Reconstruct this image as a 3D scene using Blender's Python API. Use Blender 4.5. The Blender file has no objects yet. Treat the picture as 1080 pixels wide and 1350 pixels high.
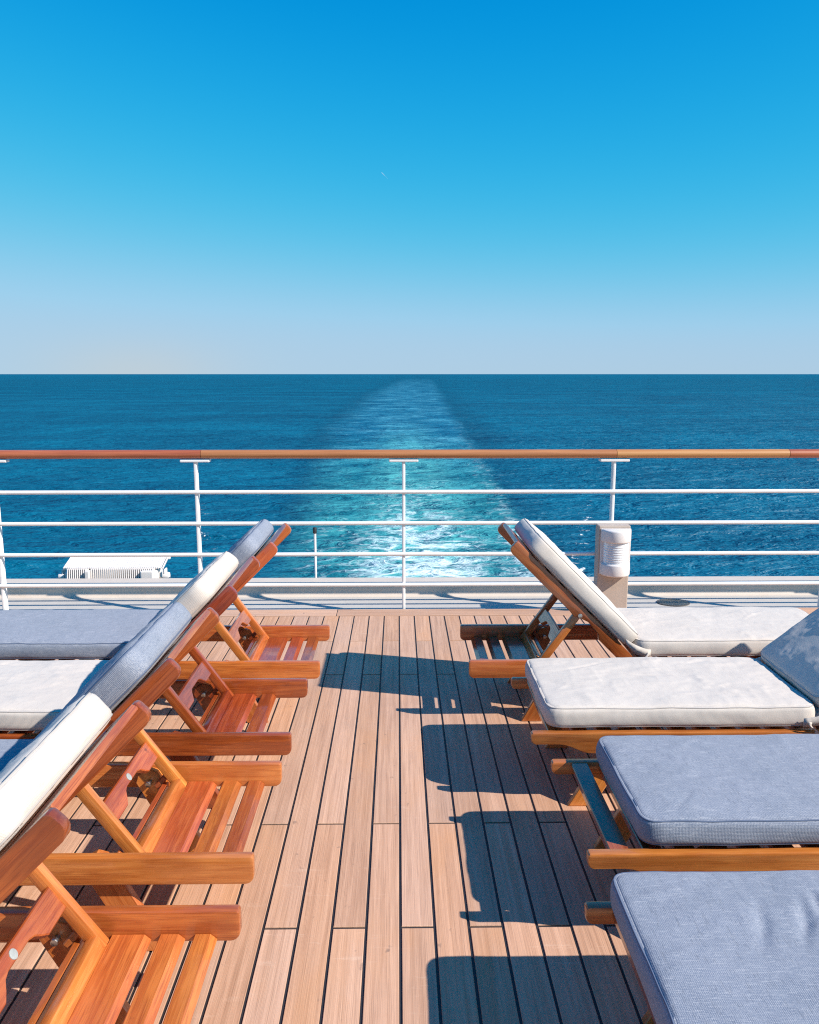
import bpy, bmesh, math, random
import numpy as np
from mathutils import Vector, Matrix, noise as mnoise

# ------------------------------------------------------------------ camera, sky, sun, exposure
R = math.radians
scene = bpy.context.scene
COL = scene.collection
CAM_H = 1.62
SEA_Z = -20.0

cam_d = bpy.data.cameras.new('camera')
cam_d.sensor_fit = 'HORIZONTAL'
cam_d.sensor_width = 36.0
cam_d.lens = 36.0
cam_d.clip_start = 0.05
cam_d.clip_end = 150000.0
cam = bpy.data.objects.new('camera', cam_d)
COL.objects.link(cam)
cam.location = (0, 0, CAM_H)
cam.rotation_euler = (R(90 - 9.57), 0, R(-0.784))
scene.camera = cam

SUN_TO = Vector((0.95, -0.46, 0.85)).normalized()       # direction towards the sun
SUN_EL = math.asin(SUN_TO.z)
SUN_AZ = math.atan2(SUN_TO.x, SUN_TO.y)                  # clockwise from +Y
world = bpy.data.worlds.new('World')
scene.world = world
world.use_nodes = True
wn, wl = world.node_tree.nodes, world.node_tree.links
wn.clear()
w_out = wn.new('ShaderNodeOutputWorld')
w_bg = wn.new('ShaderNodeBackground')
w_bg.inputs['Strength'].default_value = 0.1
w_sky = wn.new('ShaderNodeTexSky')
w_sky.sky_type = 'NISHITA'
w_sky.sun_disc = False
w_sky.sun_elevation = SUN_EL
w_sky.sun_rotation = SUN_AZ
w_sky.altitude = 1500.0
w_sky.air_density = 1.0
w_sky.dust_density = 0.0
w_sky.ozone_density = 6.0
# deepen the clear marine sky: steeper curve per channel (air very dry, polarised look)
w_sep = wn.new('ShaderNodeSeparateColor')
w_com = wn.new('ShaderNodeCombineColor')
wl.new(w_sky.outputs[0], w_sep.inputs[0])
def wmath(op, x, y=0.0):
    q = wn.new('ShaderNodeMath'); q.operation = op
    for sock, v in zip(q.inputs, (x, y)):
        if isinstance(v, bpy.types.NodeSocket): wl.new(v, sock)
        else: sock.default_value = v
    return q.outputs[0]
SKY_GAIN = 0.707
SKY_CURVE = (('Red', 4.45, 3.66, 2.40, 0.70), ('Green', 6.9, 2.05, 1.84, 0.95), ('Blue', 8.6, 2.64, 1.84, 2.25))
sky_c = {}
for ch, top, pw, knee, least in SKY_CURVE:                       # soft shoulder per channel
    raw = wn.new('ShaderNodeMath'); raw.operation = 'SMOOTH_MAX'        # overhead the blue stays close to the top of the view
    wl.new(w_sep.outputs[ch], raw.inputs[0]); raw.inputs[1].default_value = least; raw.inputs[2].default_value = least * 0.3
    xp = wmath('POWER', wmath('DIVIDE', raw.outputs[0], knee), pw)
    sky_c[ch] = wmath('MULTIPLY', top, wmath('DIVIDE', xp, wmath('ADD', xp, 1.0)))
low = wmath('MAXIMUM', wmath('SUBTRACT', sky_c['Red'], 3.5), 0.0)   # pale haze band at the horizon
sky_c['Green'] = wmath('SUBTRACT', sky_c['Green'], wmath('MULTIPLY', low, 0.40))
sky_c['Blue'] = wmath('SUBTRACT', sky_c['Blue'], wmath('MULTIPLY', low, 0.6))
sky_c['Red'] = wmath('MAXIMUM', wmath('SUBTRACT', sky_c['Red'], 0.06), 0.0)
w_tc = wn.new('ShaderNodeTexCoord')
w_dir = wn.new('ShaderNodeSeparateXYZ')
wl.new(w_tc.outputs['Generated'], w_dir.inputs[0])
az = wmath('SUBTRACT', wmath('ARCTAN2', w_dir.outputs[0], w_dir.outputs[1]), R(-17.5))
gl = wmath('ADD', wmath('POWER', wmath('DIVIDE', az, R(6.0)), 2.0), wmath('POWER', wmath('DIVIDE', w_dir.outputs[2], R(2.2)), 2.0))
glow = wmath('EXPONENT', wmath('MULTIPLY', gl, -1.0))
for ch, k in (('Red', 0.8), ('Green', 0.0), ('Blue', -0.8)):
    sky_c[ch] = wmath('ADD', sky_c[ch], wmath('MULTIPLY', glow, k))
for ch in sky_c:
    wl.new(wmath('MULTIPLY', sky_c[ch], SKY_GAIN), w_com.inputs[ch])
wl.new(w_com.outputs[0], w_bg.inputs['Color'])
wl.new(w_bg.outputs[0], w_out.inputs['Surface'])

sun_d = bpy.data.lights.new('sun', 'SUN')
sun_d.energy = 5.0
sun_d.angle = R(0.53)
sun_d.color = (1.0, 0.93, 0.84)
sun = bpy.data.objects.new('sun', sun_d)
COL.objects.link(sun)
sun.location = (20, -10, 30)
sun.rotation_euler = SUN_TO.to_track_quat('Z', 'Y').to_euler()

scene.view_settings.view_transform = 'Standard'
scene.view_settings.look = 'None'
scene.view_settings.exposure = 0.5
scene.view_settings.gamma = 1.0
scene.view_settings.use_curve_mapping = False
scene.cycles.use_denoising = False
scene.cycles.filter_width = 1.15
scene.cycles.sample_clamp_indirect = 4.0

# ------------------------------------------------------------------ helpers
def link(o, parent=None):
    COL.objects.link(o)
    if parent is not None:
        o.parent = parent
    return o

def tag(o, label=None, cat=None, group=None, kind=None):
    if label: o['label'] = label
    if cat: o['category'] = cat
    if group: o['group'] = group
    if kind: o['kind'] = kind
    return o

def empty(name, loc=(0, 0, 0), rz=0.0):
    o = bpy.data.objects.new(name, None)
    o.empty_display_size = 0.1
    COL.objects.link(o)
    o.location = loc
    o.rotation_euler = (0, 0, rz)
    return o

def mesh_from_bm(name, bm, mat=None, smooth=False):
    me = bpy.data.meshes.new(name)
    bmesh.ops.recalc_face_normals(bm, faces=bm.faces)
    bm.to_mesh(me)
    bm.free()
    if mat: me.materials.append(mat)
    if smooth:
        for p in me.polygons: p.use_smooth = True
    return me

def mobj(name, me, parent=None, loc=(0, 0, 0), rot=(0, 0, 0)):
    o = bpy.data.objects.new(name, me)
    link(o, parent)
    o.location = loc
    o.rotation_euler = rot
    return o

def box_bm(lx, ly, lz, bevel=0.0, seg=2, bm=None, at=(0, 0, 0)):
    """box centred on `at`"""
    new = bm is None
    if new: bm = bmesh.new()
    r = bmesh.ops.create_cube(bm, size=1.0)
    vs = r['verts']
    bmesh.ops.scale(bm, vec=(lx, ly, lz), verts=vs)
    bmesh.ops.translate(bm, vec=at, verts=vs)
    if bevel > 0:
        es = list({e for v in vs for e in v.link_edges})
        bmesh.ops.bevel(bm, geom=es, offset=bevel, segments=seg, affect='EDGES', profile=0.5)
    return bm

def prism_bm(pts, thick, bevel=0.0, seg=2):
    """profile pts in local x-z, extruded along y, centred on y = 0"""
    bm = bmesh.new()
    a = [bm.verts.new((x, -thick / 2, z)) for x, z in pts]
    b = [bm.verts.new((x, thick / 2, z)) for x, z in pts]
    n = len(pts)
    fa = bm.faces.new(a)
    fb = bm.faces.new(list(reversed(b)))
    for i in range(n):
        bm.faces.new((a[i], b[i], b[(i + 1) % n], a[(i + 1) % n]))
    bmesh.ops.recalc_face_normals(bm, faces=bm.faces)
    if bevel > 0:
        es = list(set(fa.edges) | set(fb.edges))
        bmesh.ops.bevel(bm, geom=es, offset=bevel, segments=seg, affect='EDGES', profile=0.5)
    return bm

def cyl_bm(r, h, n=16, bm=None, axis='Z', at=(0, 0, 0), r2=None, bevel=0.0):
    new = bm is None
    if new: bm = bmesh.new()
    res = bmesh.ops.create_cone(bm, cap_ends=True, segments=n, radius1=r, radius2=r if r2 is None else r2, depth=h)
    vs = res['verts']
    if bevel > 0:
        es = [e for e in {e for v in vs for e in v.link_edges} if abs(e.verts[0].co.z - e.verts[1].co.z) < 1e-6]
        g = bmesh.ops.bevel(bm, geom=es, offset=bevel, segments=2, affect='EDGES', profile=0.5)
        vs = list(set(v for v in bm.verts if v.is_valid)) if new else [v for v in g['verts'] if v.is_valid] + [v for v in vs if v.is_valid]
    if axis == 'X':
        bmesh.ops.rotate(bm, cent=(0, 0, 0), matrix=Matrix.Rotation(R(90), 3, 'Y'), verts=vs)
    elif axis == 'Y':
        bmesh.ops.rotate(bm, cent=(0, 0, 0), matrix=Matrix.Rotation(R(90), 3, 'X'), verts=vs)
    bmesh.ops.translate(bm, vec=at, verts=vs)
    return bm

def shade_auto(me, ang=35):
    me.polygons.foreach_set('use_smooth', [True] * len(me.polygons))
    bm = bmesh.new(); bm.from_mesh(me)
    for e in bm.edges:
        if len(e.link_faces) == 2 and e.calc_face_angle(0) > R(ang):
            e.smooth = False
    bm.to_mesh(me); bm.free()
    return me

# ------------------------------------------------------------------ node helpers
class NT:
    def __init__(self, name):
        self.m = bpy.data.materials.new(name)
        self.m.use_nodes = True
        self.t = self.m.node_tree
        self.n, self.l = self.t.nodes, self.t.links
        self.n.clear()
        self.out = self.n.new('ShaderNodeOutputMaterial')
        self.p = self.n.new('ShaderNodeBsdfPrincipled')
        self.l.new(self.p.outputs[0], self.out.inputs['Surface'])
    def put(self, sock, v):
        if isinstance(v, bpy.types.NodeSocket): self.l.new(v, sock)
        elif isinstance(v, (tuple, list)):
            v = tuple(v)
            sock.default_value = v + (1.0,) if len(v) == 3 and sock.type == 'RGBA' else v
        else: sock.default_value = v
    def set(self, **kw):
        for k, v in kw.items():
            self.put(self.p.inputs[k.replace('_', ' ')], v)
    def math(self, op, a, b=0.0, c=0.0, clamp=False):
        x = self.n.new('ShaderNodeMath'); x.operation = op; x.use_clamp = clamp
        self.put(x.inputs[0], a); self.put(x.inputs[1], b); self.put(x.inputs[2], c)
        return x.outputs[0]
    def rng(self, v, a, b, lo=0.0, hi=1.0, mode='SMOOTHSTEP'):
        x = self.n.new('ShaderNodeMapRange'); x.interpolation_type = mode
        self.put(x.inputs['Value'], v)
        for k, q in (('From Min', a), ('From Max', b), ('To Min', lo), ('To Max', hi)): self.put(x.inputs[k], q)
        return x.outputs['Result']
    def mix(self, f, a, b, mode='MIX'):
        x = self.n.new('ShaderNodeMix'); x.data_type = 'RGBA'; x.blend_type = mode; x.clamp_factor = True
        self.put(x.inputs[0], f); self.put(x.inputs[6], a); self.put(x.inputs[7], b)
        return x.outputs[2]
    def coord(self, which='Object'):
        return self.n.new('ShaderNodeTexCoord').outputs[which]
    def pos(self):
        return self.n.new('ShaderNodeNewGeometry').outputs['Position']
    def rand(self):
        return self.n.new('ShaderNodeObjectInfo').outputs['Random']
    def mapping(self, v, scale=(1, 1, 1), loc=(0, 0, 0)):
        x = self.n.new('ShaderNodeMapping')
        self.put(x.inputs['Vector'], v); self.put(x.inputs['Scale'], scale); self.put(x.inputs['Location'], loc)
        return x.outputs[0]
    def comb(self, x, y, z):
        c = self.n.new('ShaderNodeCombineXYZ')
        self.put(c.inputs[0], x); self.put(c.inputs[1], y); self.put(c.inputs[2], z)
        return c.outputs[0]
    def sep(self, v):
        s = self.n.new('ShaderNodeSeparateXYZ'); self.put(s.inputs[0], v)
        return s.outputs
    def noise(self, v, scale, detail=3.0, rough=0.55, dist=0.0, out='Fac'):
        x = self.n.new('ShaderNodeTexNoise')
        self.put(x.inputs['Vector'], v)
        for k, q in (('Scale', scale), ('Detail', detail), ('Roughness', rough), ('Distortion', dist)): self.put(x.inputs[k], q)
        return x.outputs[out]
    def wave(self, v, scale, dist=0.0, detail=2.0, direction='X', prof='SIN', dscale=1.0):
        x = self.n.new('ShaderNodeTexWave'); x.bands_direction = direction; x.wave_profile = prof
        self.put(x.inputs['Vector'], v)
        for k, q in (('Scale', scale), ('Distortion', dist), ('Detail', detail), ('Detail Scale', dscale)): self.put(x.inputs[k], q)
        return x.outputs['Fac']
    def bump(self, h, strength=0.3, dist=0.01, normal=None):
        x = self.n.new('ShaderNodeBump')
        self.put(x.inputs['Height'], h); self.put(x.inputs['Strength'], strength); self.put(x.inputs['Distance'], dist)
        if normal is not None: self.put(x.inputs['Normal'], normal)
        return x.outputs[0]
    def vadd(self, a, b):
        x = self.n.new('ShaderNodeVectorMath'); x.operation = 'ADD'
        self.put(x.inputs[0], a); self.put(x.inputs[1], b)
        return x.outputs[0]

def seed_vec(nt, k=40.0):
    """each object reads its own region of the noise"""
    r = nt.rand()
    return nt.comb(nt.math('MULTIPLY', r, k), nt.math('MULTIPLY', r, k * 2.7), nt.math('MULTIPLY', r, k * 1.9))

# ------------------------------------------------------------------ materials
def wood_varnish(name, ca, cb, dark, rough=0.32, coat=0.8):
    nt = NT(name)
    v = nt.vadd(nt.coord(), seed_vec(nt))
    warp = nt.noise(nt.mapping(v, (2.5, 9, 9)), 1.0, 3)
    g1 = nt.noise(nt.mapping(v, (3.0, 55, 55)), 1.0, 4, 0.6, 0.6)
    g2 = nt.noise(nt.mapping(v, (10, 420, 420)), 1.0, 2, 0.6)
    big = nt.noise(nt.mapping(v, (4, 7, 7)), 1.0, 2)
    c = nt.mix(nt.rng(g1, 0.40, 0.62), ca, cb)
    c = nt.mix(nt.rng(warp, 0.48, 0.70, 0, 0.6), c, dark)
    g3 = nt.noise(nt.mapping(v, (2.2, 26, 26)), 1.0, 5, 0.7, 1.2)
    c = nt.mix(nt.rng(g3, 0.55, 0.66, 0, 0.42), c, dark)
    kn = nt.noise(nt.mapping(v, (16, 30, 30)), 1.0, 2, 0.5)
    c = nt.mix(nt.rng(kn, 0.72, 0.80, 0, 0.7), c, tuple(q * 0.5 for q in dark))
    c = nt.mix(nt.rng(g2, 0.50, 0.68, 0, 0.5), c, dark)
    rr = nt.n.new('ShaderNodeHueSaturation')
    rnd = nt.rand()
    nt.put(rr.inputs['Hue'], nt.math('ADD', 0.493, nt.math('MULTIPLY', rnd, 0.016)))
    nt.put(rr.inputs['Value'], nt.math('ADD', 0.78, nt.math('MULTIPLY', nt.math('FRACT', nt.math('MULTIPLY', rnd, 7.31)), 0.42)))
    nt.put(rr.inputs['Color'], c)
    c = rr.outputs[0]
    # worn, scuffed varnish: pale scratches where the coat has gone
    sc = nt.noise(nt.mapping(v, (14, 60, 60)), 1.0, 5, 0.7)
    scf = nt.math('MULTIPLY', nt.rng(sc, 0.68, 0.78), nt.rng(big, 0.50, 0.66))
    c = nt.mix(nt.math('MULTIPLY', scf, 0.28), c, (0.45, 0.24, 0.13))
    rf = nt.math('ADD', rough, nt.math('MULTIPLY', nt.rng(sc, 0.4, 0.75), 0.22))
    nt.set(Base_Color=c, Roughness=rf, Coat_Weight=coat, Coat_Roughness=nt.rng(big, 0.3, 0.7, 0.04, 0.20))
    h = nt.math('ADD', nt.math('MULTIPLY', g2, 0.5), nt.math('MULTIPLY', big, 1.5))
    b = nt.bump(h, 0.22, 0.004)
    nt.set(Normal=b)
    nt.put(nt.p.inputs['Coat Normal'], nt.bump(big, 0.15, 0.006))
    return nt.m

M = {}
M['wood_a'] = wood_varnish('varnished_orange_wood', (0.40, 0.088, 0.019), (0.51, 0.140, 0.033), (0.20, 0.033, 0.008))
M['wood_b'] = wood_varnish('varnished_red_wood', (0.25, 0.042, 0.010), (0.35, 0.072, 0.018), (0.10, 0.014, 0.006), 0.2, 0.8)
M['wood_c'] = wood_varnish('varnished_amber_wood', (0.52, 0.150, 0.031), (0.64, 0.215, 0.054), (0.33, 0.072, 0.014))

def teak_deck():
    nt = NT('weathered_teak')
    o = nt.coord()
    v = nt.vadd(o, seed_vec(nt, 60.0))
    g1 = nt.noise(nt.mapping(v, (70, 1.6, 70)), 1.0, 4, 0.6, 0.3)
    g2 = nt.noise(nt.mapping(v, (420, 5, 420)), 1.0, 3, 0.65)
    big = nt.noise(nt.mapping(v, (7, 2.2, 7)), 1.0, 4, 0.6)
    w = nt.pos()
    dirt = nt.noise(nt.mapping(w, (1.3, 1.0, 1)), 1.0, 5, 0.62)
    spots = nt.noise(nt.mapping(w, (22, 15, 20)), 1.0, 3, 0.6)
    c = nt.mix(nt.rng(g1, 0.3, 0.7), (0.48, 0.270, 0.168), (0.63, 0.375, 0.245))
    c = nt.mix(nt.rng(g2, 0.5, 0.78, 0, 0.55), c, (0.23, 0.125, 0.08))
    c = nt.mix(nt.rng(g2, 0.28, 0.45, 0.35, 0.0), c, (0.66, 0.42, 0.275))
    c = nt.mix(nt.rng(big, 0.50, 0.72, 0, 0.38), c, (0.56, 0.29, 0.15))
    c = nt.mix(nt.rng(dirt, 0.5, 0.75, 0, 0.42), c, (0.34, 0.20, 0.13))
    c = nt.mix(nt.rng(spots, 0.66, 0.76, 0, 0.6), c, (0.16, 0.11, 0.09))
    sc = nt.noise(nt.mapping(w, (5, 34, 20)), 1.0, 5, 0.75, 0.5)
    sm = nt.noise(nt.mapping(w, (2.3, 1.7, 1), (4, 9, 0)), 1.0, 3)
    c = nt.mix(nt.math('MULTIPLY', nt.rng(sc, 0.58, 0.68, 0, 0.35), nt.rng(sm, 0.45, 0.65)), c, (0.70, 0.50, 0.37))
    hs = nt.n.new('ShaderNodeHueSaturation')
    rnd = nt.rand()
    nt.put(hs.inputs['Value'], nt.math('ADD', 0.91, nt.math('MULTIPLY', rnd, 0.18)))
    nt.put(hs.inputs['Saturation'], nt.math('ADD', 0.93, nt.math('MULTIPLY', nt.math('FRACT', nt.math('MULTIPLY', rnd, 9.7)), 0.15)))
    nt.put(hs.inputs['Color'], c)
    nt.set(Base_Color=hs.outputs[0], Roughness=nt.rng(big, 0.3, 0.7, 0.5, 0.72))
    nt.set(Normal=nt.bump(nt.math('ADD', g2, nt.math('MULTIPLY', g1, 0.7)), 0.35, 0.003))
    return nt.m
M['teak'] = teak_deck()

def caulk():
    nt = NT('black_deck_caulk')
    n = nt.noise(nt.coord(), 60, 3)
    nt.set(Base_Color=nt.mix(n, (0.012, 0.012, 0.014), (0.03, 0.03, 0.033)), Roughness=0.6)
    return nt.m
M['caulk'] = caulk()

def handrail_wood(name, ca, cb):
    nt = NT(name)
    v = nt.vadd(nt.coord(), seed_vec(nt))
    g1 = nt.noise(nt.mapping(v, (1.6, 45, 45)), 1.0, 4, 0.6, 0.4)
    g2 = nt.noise(nt.mapping(v, (5, 300, 300)), 1.0, 2, 0.6)
    c = nt.mix(nt.rng(g1, 0.3, 0.7), ca, cb)
    c = nt.mix(nt.rng(g2, 0.55, 0.75, 0, 0.3), c, tuple(x * 0.5 for x in ca))
    nt.set(Base_Color=c, Roughness=0.38, Coat_Weight=0.25, Coat_Roughness=0.2, Normal=nt.bump(g2, 0.2, 0.002))
    return nt.m
M['hand_red'] = handrail_wood('handrail_dark_teak', (0.32, 0.080, 0.032), (0.44, 0.13, 0.052))
M['hand_tan'] = handrail_wood('handrail_tan_teak', (0.36, 0.135, 0.045), (0.46, 0.19, 0.07))
M['hand_pale'] = handrail_wood('handrail_pale_teak', (0.45, 0.185, 0.055), (0.54, 0.26, 0.09))

def paint(name, col, rough=0.35, stain=None, amt=0.3, bump=0.15, streak=False):
    nt = NT(name)
    p = nt.pos()
    n = nt.noise(p, 9, 5, 0.65)
    f = nt.noise(p, 70, 3)
    c = nt.mix(nt.rng(n, 0.3, 0.7), tuple(x * 0.93 for x in col), col)
    if stain:
        s = nt.noise(nt.mapping(p, (6, 6, 1.5) if streak else (3, 9, 3)), 1.0, 5, 0.7)
        c = nt.mix(nt.rng(s, 0.58, 0.74, 0, amt), c, stain)
    nt.set(Base_Color=c, Roughness=rough, Normal=nt.bump(f, bump, 0.002))
    return nt.m
M['white'] = paint('white_gloss_paint', (0.80, 0.79, 0.77), 0.3, (0.50, 0.36, 0.24), 0.25)
M['coam'] = paint('cream_coaming_paint', (0.62, 0.52, 0.43), 0.45, (0.50, 0.36, 0.22), 0.35, 0.3)
M['gutter'] = paint('pale_gutter_paint', (0.52, 0.475, 0.42), 0.5, (0.45, 0.36, 0.27), 0.35, 0.3)
M['post'] = paint('beige_post_paint', (0.47, 0.38, 0.315), 0.45, (0.38, 0.28, 0.2), 0.25, 0.3, True)
M['lampwhite'] = paint('white_lamp_plastic', (0.72, 0.67, 0.64), 0.4, (0.55, 0.5, 0.42), 0.2)
M['hull'] = paint('white_hull_paint', (0.78, 0.78, 0.77), 0.35)

def metal(name, col, rough, metallic=1.0):
    nt = NT(name)
    n = nt.noise(nt.coord(), 120, 3)
    nt.set(Base_Color=nt.mix(n, tuple(x * 0.75 for x in col), col), Metallic=metallic, Roughness=nt.rng(n, 0.3, 0.7, rough - 0.08, rough + 0.1))
    return nt.m
M['steel'] = metal('dull_steel', (0.62, 0.58, 0.52), 0.35)
M['plug'] = metal('grey_plug', (0.42, 0.44, 0.43), 0.6, 0.2)
M['black'] = metal('black_rubber', (0.03, 0.03, 0.032), 0.5, 0.0)
M['grate'] = metal('dark_grate_iron', (0.16, 0.15, 0.14), 0.55, 0.5)

def fabric(name, ca, cb, thread, stain, weave=0.5, wave_k=0.6):
    nt = NT(name)
    o = nt.vadd(nt.coord(), seed_vec(nt, 9.0))
    xyz = nt.sep(nt.coord())
    nrm = nt.sep(nt.coord('Normal'))
    def thread_axis(axis, i):
        f = nt.wave(nt.coord(), 78, 0.0, 0, axis)
        flat = nt.math('GREATER_THAN', nt.math('ABSOLUTE', nrm[i]), 0.75)
        return nt.math('MAXIMUM', f, flat)
    wv = nt.math('MULTIPLY', nt.math('MULTIPLY', thread_axis('X', 0), thread_axis('Y', 1)), thread_axis('Z', 2))
    slub = nt.noise(nt.mapping(o, (25, 240, 240)), 1.0, 3, 0.7)
    slub2 = nt.noise(nt.mapping(o, (240, 25, 240)), 1.0, 3, 0.7)
    fine = nt.noise(o, 420, 2, 0.7)
    big = nt.noise(o, 4.5, 5, 0.6)
    c = nt.mix(nt.rng(big, 0.3, 0.7), ca, cb)
    c = nt.mix(nt.math('MULTIPLY', nt.rng(wv, 0.1, 0.8), weave * wave_k), c, thread)
    c = nt.mix(nt.rng(slub, 0.52, 0.68, 0, 0.9 * weave), c, thread)
    c = nt.mix(nt.rng(slub2, 0.32, 0.48, 0.8 * weave, 0), c, tuple(x * 0.6 for x in ca))
    c = nt.mix(nt.rng(fine, 0.42, 0.62, 0, 0.7 * weave), c, thread)
    st = nt.noise(o, 7.0, 5, 0.7, 1.0)
    c = nt.mix(nt.rng(st, 0.62, 0.78, 0, 0.30 * weave), c, stain)
    nt.set(Base_Color=c, Roughness=0.88, Sheen_Weight=0.15, Sheen_Roughness=0.5)
    nt.put(nt.p.inputs['Specular IOR Level'], 0.2)
    nt.set(Normal=nt.bump(nt.math('ADD', nt.math('MULTIPLY', wv, wave_k), nt.math('MULTIPLY', fine, 0.6)), 0.45, 0.0018))
    return nt.m
M['blue'] = fabric('blue_grey_woven_canvas', (0.155, 0.187, 0.25), (0.19, 0.218, 0.285), (0.42, 0.425, 0.455), (0.24, 0.22, 0.25), 0.65)
M['white_cloth'] = fabric('off_white_canvas', (0.56, 0.495, 0.435), (0.60, 0.53, 0.465), (0.67, 0.60, 0.535), (0.50, 0.435, 0.375), 0.30, 0.4)
M['tie_blue'] = fabric('navy_tie_canvas', (0.06, 0.12, 0.28), (0.08, 0.16, 0.34), (0.2, 0.28, 0.42), (0.1, 0.1, 0.2), 0.4)
def piping_mat(name, c):
    nt = NT(name); nt.set(Base_Color=c, Roughness=0.85); return nt.m
M['pipe_blue'] = piping_mat('blue_piping', (0.10, 0.13, 0.20))
M['pipe_white'] = piping_mat('white_piping', (0.42, 0.38, 0.35))

# ------------------------------------------------------------------ the sea: one sheet of waves out to the horizon
def sea_material():
    nt = NT('sea_water')
    p = nt.pos()
    s = nt.sep(p)
    x, y = s[0], s[1]
    d = nt.math('SQRT', nt.math('ADD', nt.math('MULTIPLY', x, x), nt.math('MULTIPLY', y, y)))
    flat = nt.comb(x, y, 0.0)
    # water bodies
    patch = nt.math('ADD', nt.math('MULTIPLY', nt.noise(nt.mapping(flat, (0.006, 0.02, 1)), 1.0, 4, 0.6), 0.6), nt.math('MULTIPLY', nt.noise(nt.mapping(flat, (0.05, 0.022, 1)), 1.0, 6, 0.7), 0.4))
    deep = nt.mix(nt.rng(patch, 0.35, 0.68), (0.0, 0.086, 0.160), (0.0, 0.145, 0.245))
    # wake corridor, ragged edges
    ragged = nt.noise(nt.mapping(flat, (0.10, 0.05, 1)), 1.0, 6, 0.7)
    rag = nt.math('MULTIPLY', nt.math('SUBTRACT', ragged, 0.5), nt.math('ADD', 5.0, nt.math('MULTIPLY', nt.math('MINIMUM', y, 1500.0), 0.014)))
    bend = nt.math('MULTIPLY', nt.math('MAXIMUM', nt.math('SUBTRACT', y, 900.0), 0.0), 0.016)      # the old track curves away
    left = nt.math('SUBTRACT', bend, nt.math('MINIMUM', nt.math('ADD', 8.0, nt.math('MULTIPLY', y, 0.055)), 27.0))
    right = nt.math('ADD', 14.0, nt.math('MULTIPLY', y, 0.037))
    xr = nt.math('ADD', x, rag)
    soft = nt.math('ADD', 1.2, nt.math('MULTIPLY', nt.math('MINIMUM', y, 900.0), 0.012))
    eL = nt.rng(nt.math('DIVIDE', nt.math('SUBTRACT', xr, left), soft), -1.4, 2.2)
    eR = nt.rng(nt.math('DIVIDE', nt.math('SUBTRACT', right, xr), soft), -0.5, 1.0)
    wake = nt.math('MULTIPLY', nt.math('MULTIPLY', eL, eR), nt.rng(y, 20.0, 35.0))
    out = nt.math('MAXIMUM', nt.math('SUBTRACT', xr, right), nt.math('MULTIPLY', nt.math('SUBTRACT', left, xr), 1.3))
    lane_d = nt.math('MULTIPLY', nt.rng(nt.math('DIVIDE', out, nt.math('ADD', 5.0, nt.math('MULTIPLY', y, 0.035))), 0.1, 1.0, 0.30, 0.0), nt.rng(y, 60.0, 1500.0, 1.0, 0.3))
    deep = nt.mix(lane_d, deep, (0.0, 0.03, 0.07))
    wake = nt.math('MULTIPLY', wake, nt.rng(y, 500.0, 4500.0, 1.0, 0.0))
    # the churned water is greener near the ship, paler blue far out
    mott = nt.noise(nt.mapping(flat, (0.07, 0.10, 1)), 1.0, 5, 0.62, 0.8)
    green = nt.mix(nt.rng(mott, 0.3, 0.7), (0.004, 0.15, 0.20), (0.05, 0.34, 0.37))
    pale = nt.mix(nt.rng(mott, 0.3, 0.7), (0.006, 0.17, 0.29), (0.09, 0.38, 0.50))
    streak = nt.noise(nt.mapping(flat, (0.035, 0.03, 1)), 1.0, 6, 0.72, 0.6)
    pale = nt.mix(nt.rng(streak, 0.40, 0.66), (0.002, 0.125, 0.23), pale)
    wcol = nt.mix(nt.rng(y, 90.0, 330.0), green, pale)
    body = nt.mix(nt.math('MULTIPLY', wake, 0.92), deep, wcol)
    # foam: torn streaks, thick behind the ship, thinning with distance
    warp = nt.noise(nt.mapping(flat, (0.10, 0.13, 1)), 1.0, 4, 0.6, 0.0, 'Color')
    wv = nt.n.new('ShaderNodeVectorMath'); wv.operation = 'MULTIPLY_ADD'
    nt.put(wv.inputs[0], warp); nt.put(wv.inputs[1], (7.0, 7.0, 0)); nt.put(wv.inputs[2], flat)
    f1 = nt.noise(nt.mapping(wv.outputs[0], (0.20, 0.24, 1)), 1.0, 5, 0.58, 0.4)
    f2 = nt.noise(nt.mapping(wv.outputs[0], (0.36, 0.5, 1)), 1.0, 5, 0.62, 0.5)
    ridge = nt.math('SUBTRACT', 1.0, nt.math('MULTIPLY', nt.math('ABSOLUTE', nt.math('SUBTRACT', f1, 0.5)), 7.0))
    core = nt.math('SUBTRACT', x, nt.math('ADD', 2.6, nt.math('MULTIPLY', y, 0.002)))
    corew = nt.math('ADD', 7.0, nt.math('MULTIPLY', y, 0.012))
    cm = nt.rng(nt.math('ABSOLUTE', nt.math('DIVIDE', core, corew)), 0.25, 1.25, 1.0, 0.0)
    fade = nt.rng(y, 80.0, 230.0, 1.0, 0.0)
    edge = nt.math('MULTIPLY', nt.rng(nt.math('ABSOLUTE', nt.math('DIVIDE', nt.math('SUBTRACT', right, nt.math('ADD', xr, 2.0)), 3.0)), 0.2, 1.0, 1.0, 0.0), nt.rng(y, 90.0, 480.0, 1.0, 0.0))
    near = nt.rng(y, 85.0, 150.0, 1.0, 0.0)
    bias = nt.math('ADD', nt.math('MULTIPLY', nt.math('MULTIPLY', cm, fade), 0.29), nt.math('ADD', nt.math('MULTIPLY', edge, 0.16), nt.math('MULTIPLY', nt.math('MULTIPLY', near, wake), 0.20)))
    foam_h = nt.math('ADD', nt.math('ADD', nt.math('MULTIPLY', ridge, 0.42), nt.math('MULTIPLY', f2, 0.75)), bias)
    foam = nt.math('MULTIPLY', nt.rng(foam_h, 0.78, 1.46), nt.math('MINIMUM', nt.math('MULTIPLY', wake, 1.6), 1.0))
    # loose scraps of foam either side of the wake
    fl = nt.noise(nt.mapping(flat, (0.55, 0.42, 1)), 1.0, 5, 0.7)
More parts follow.
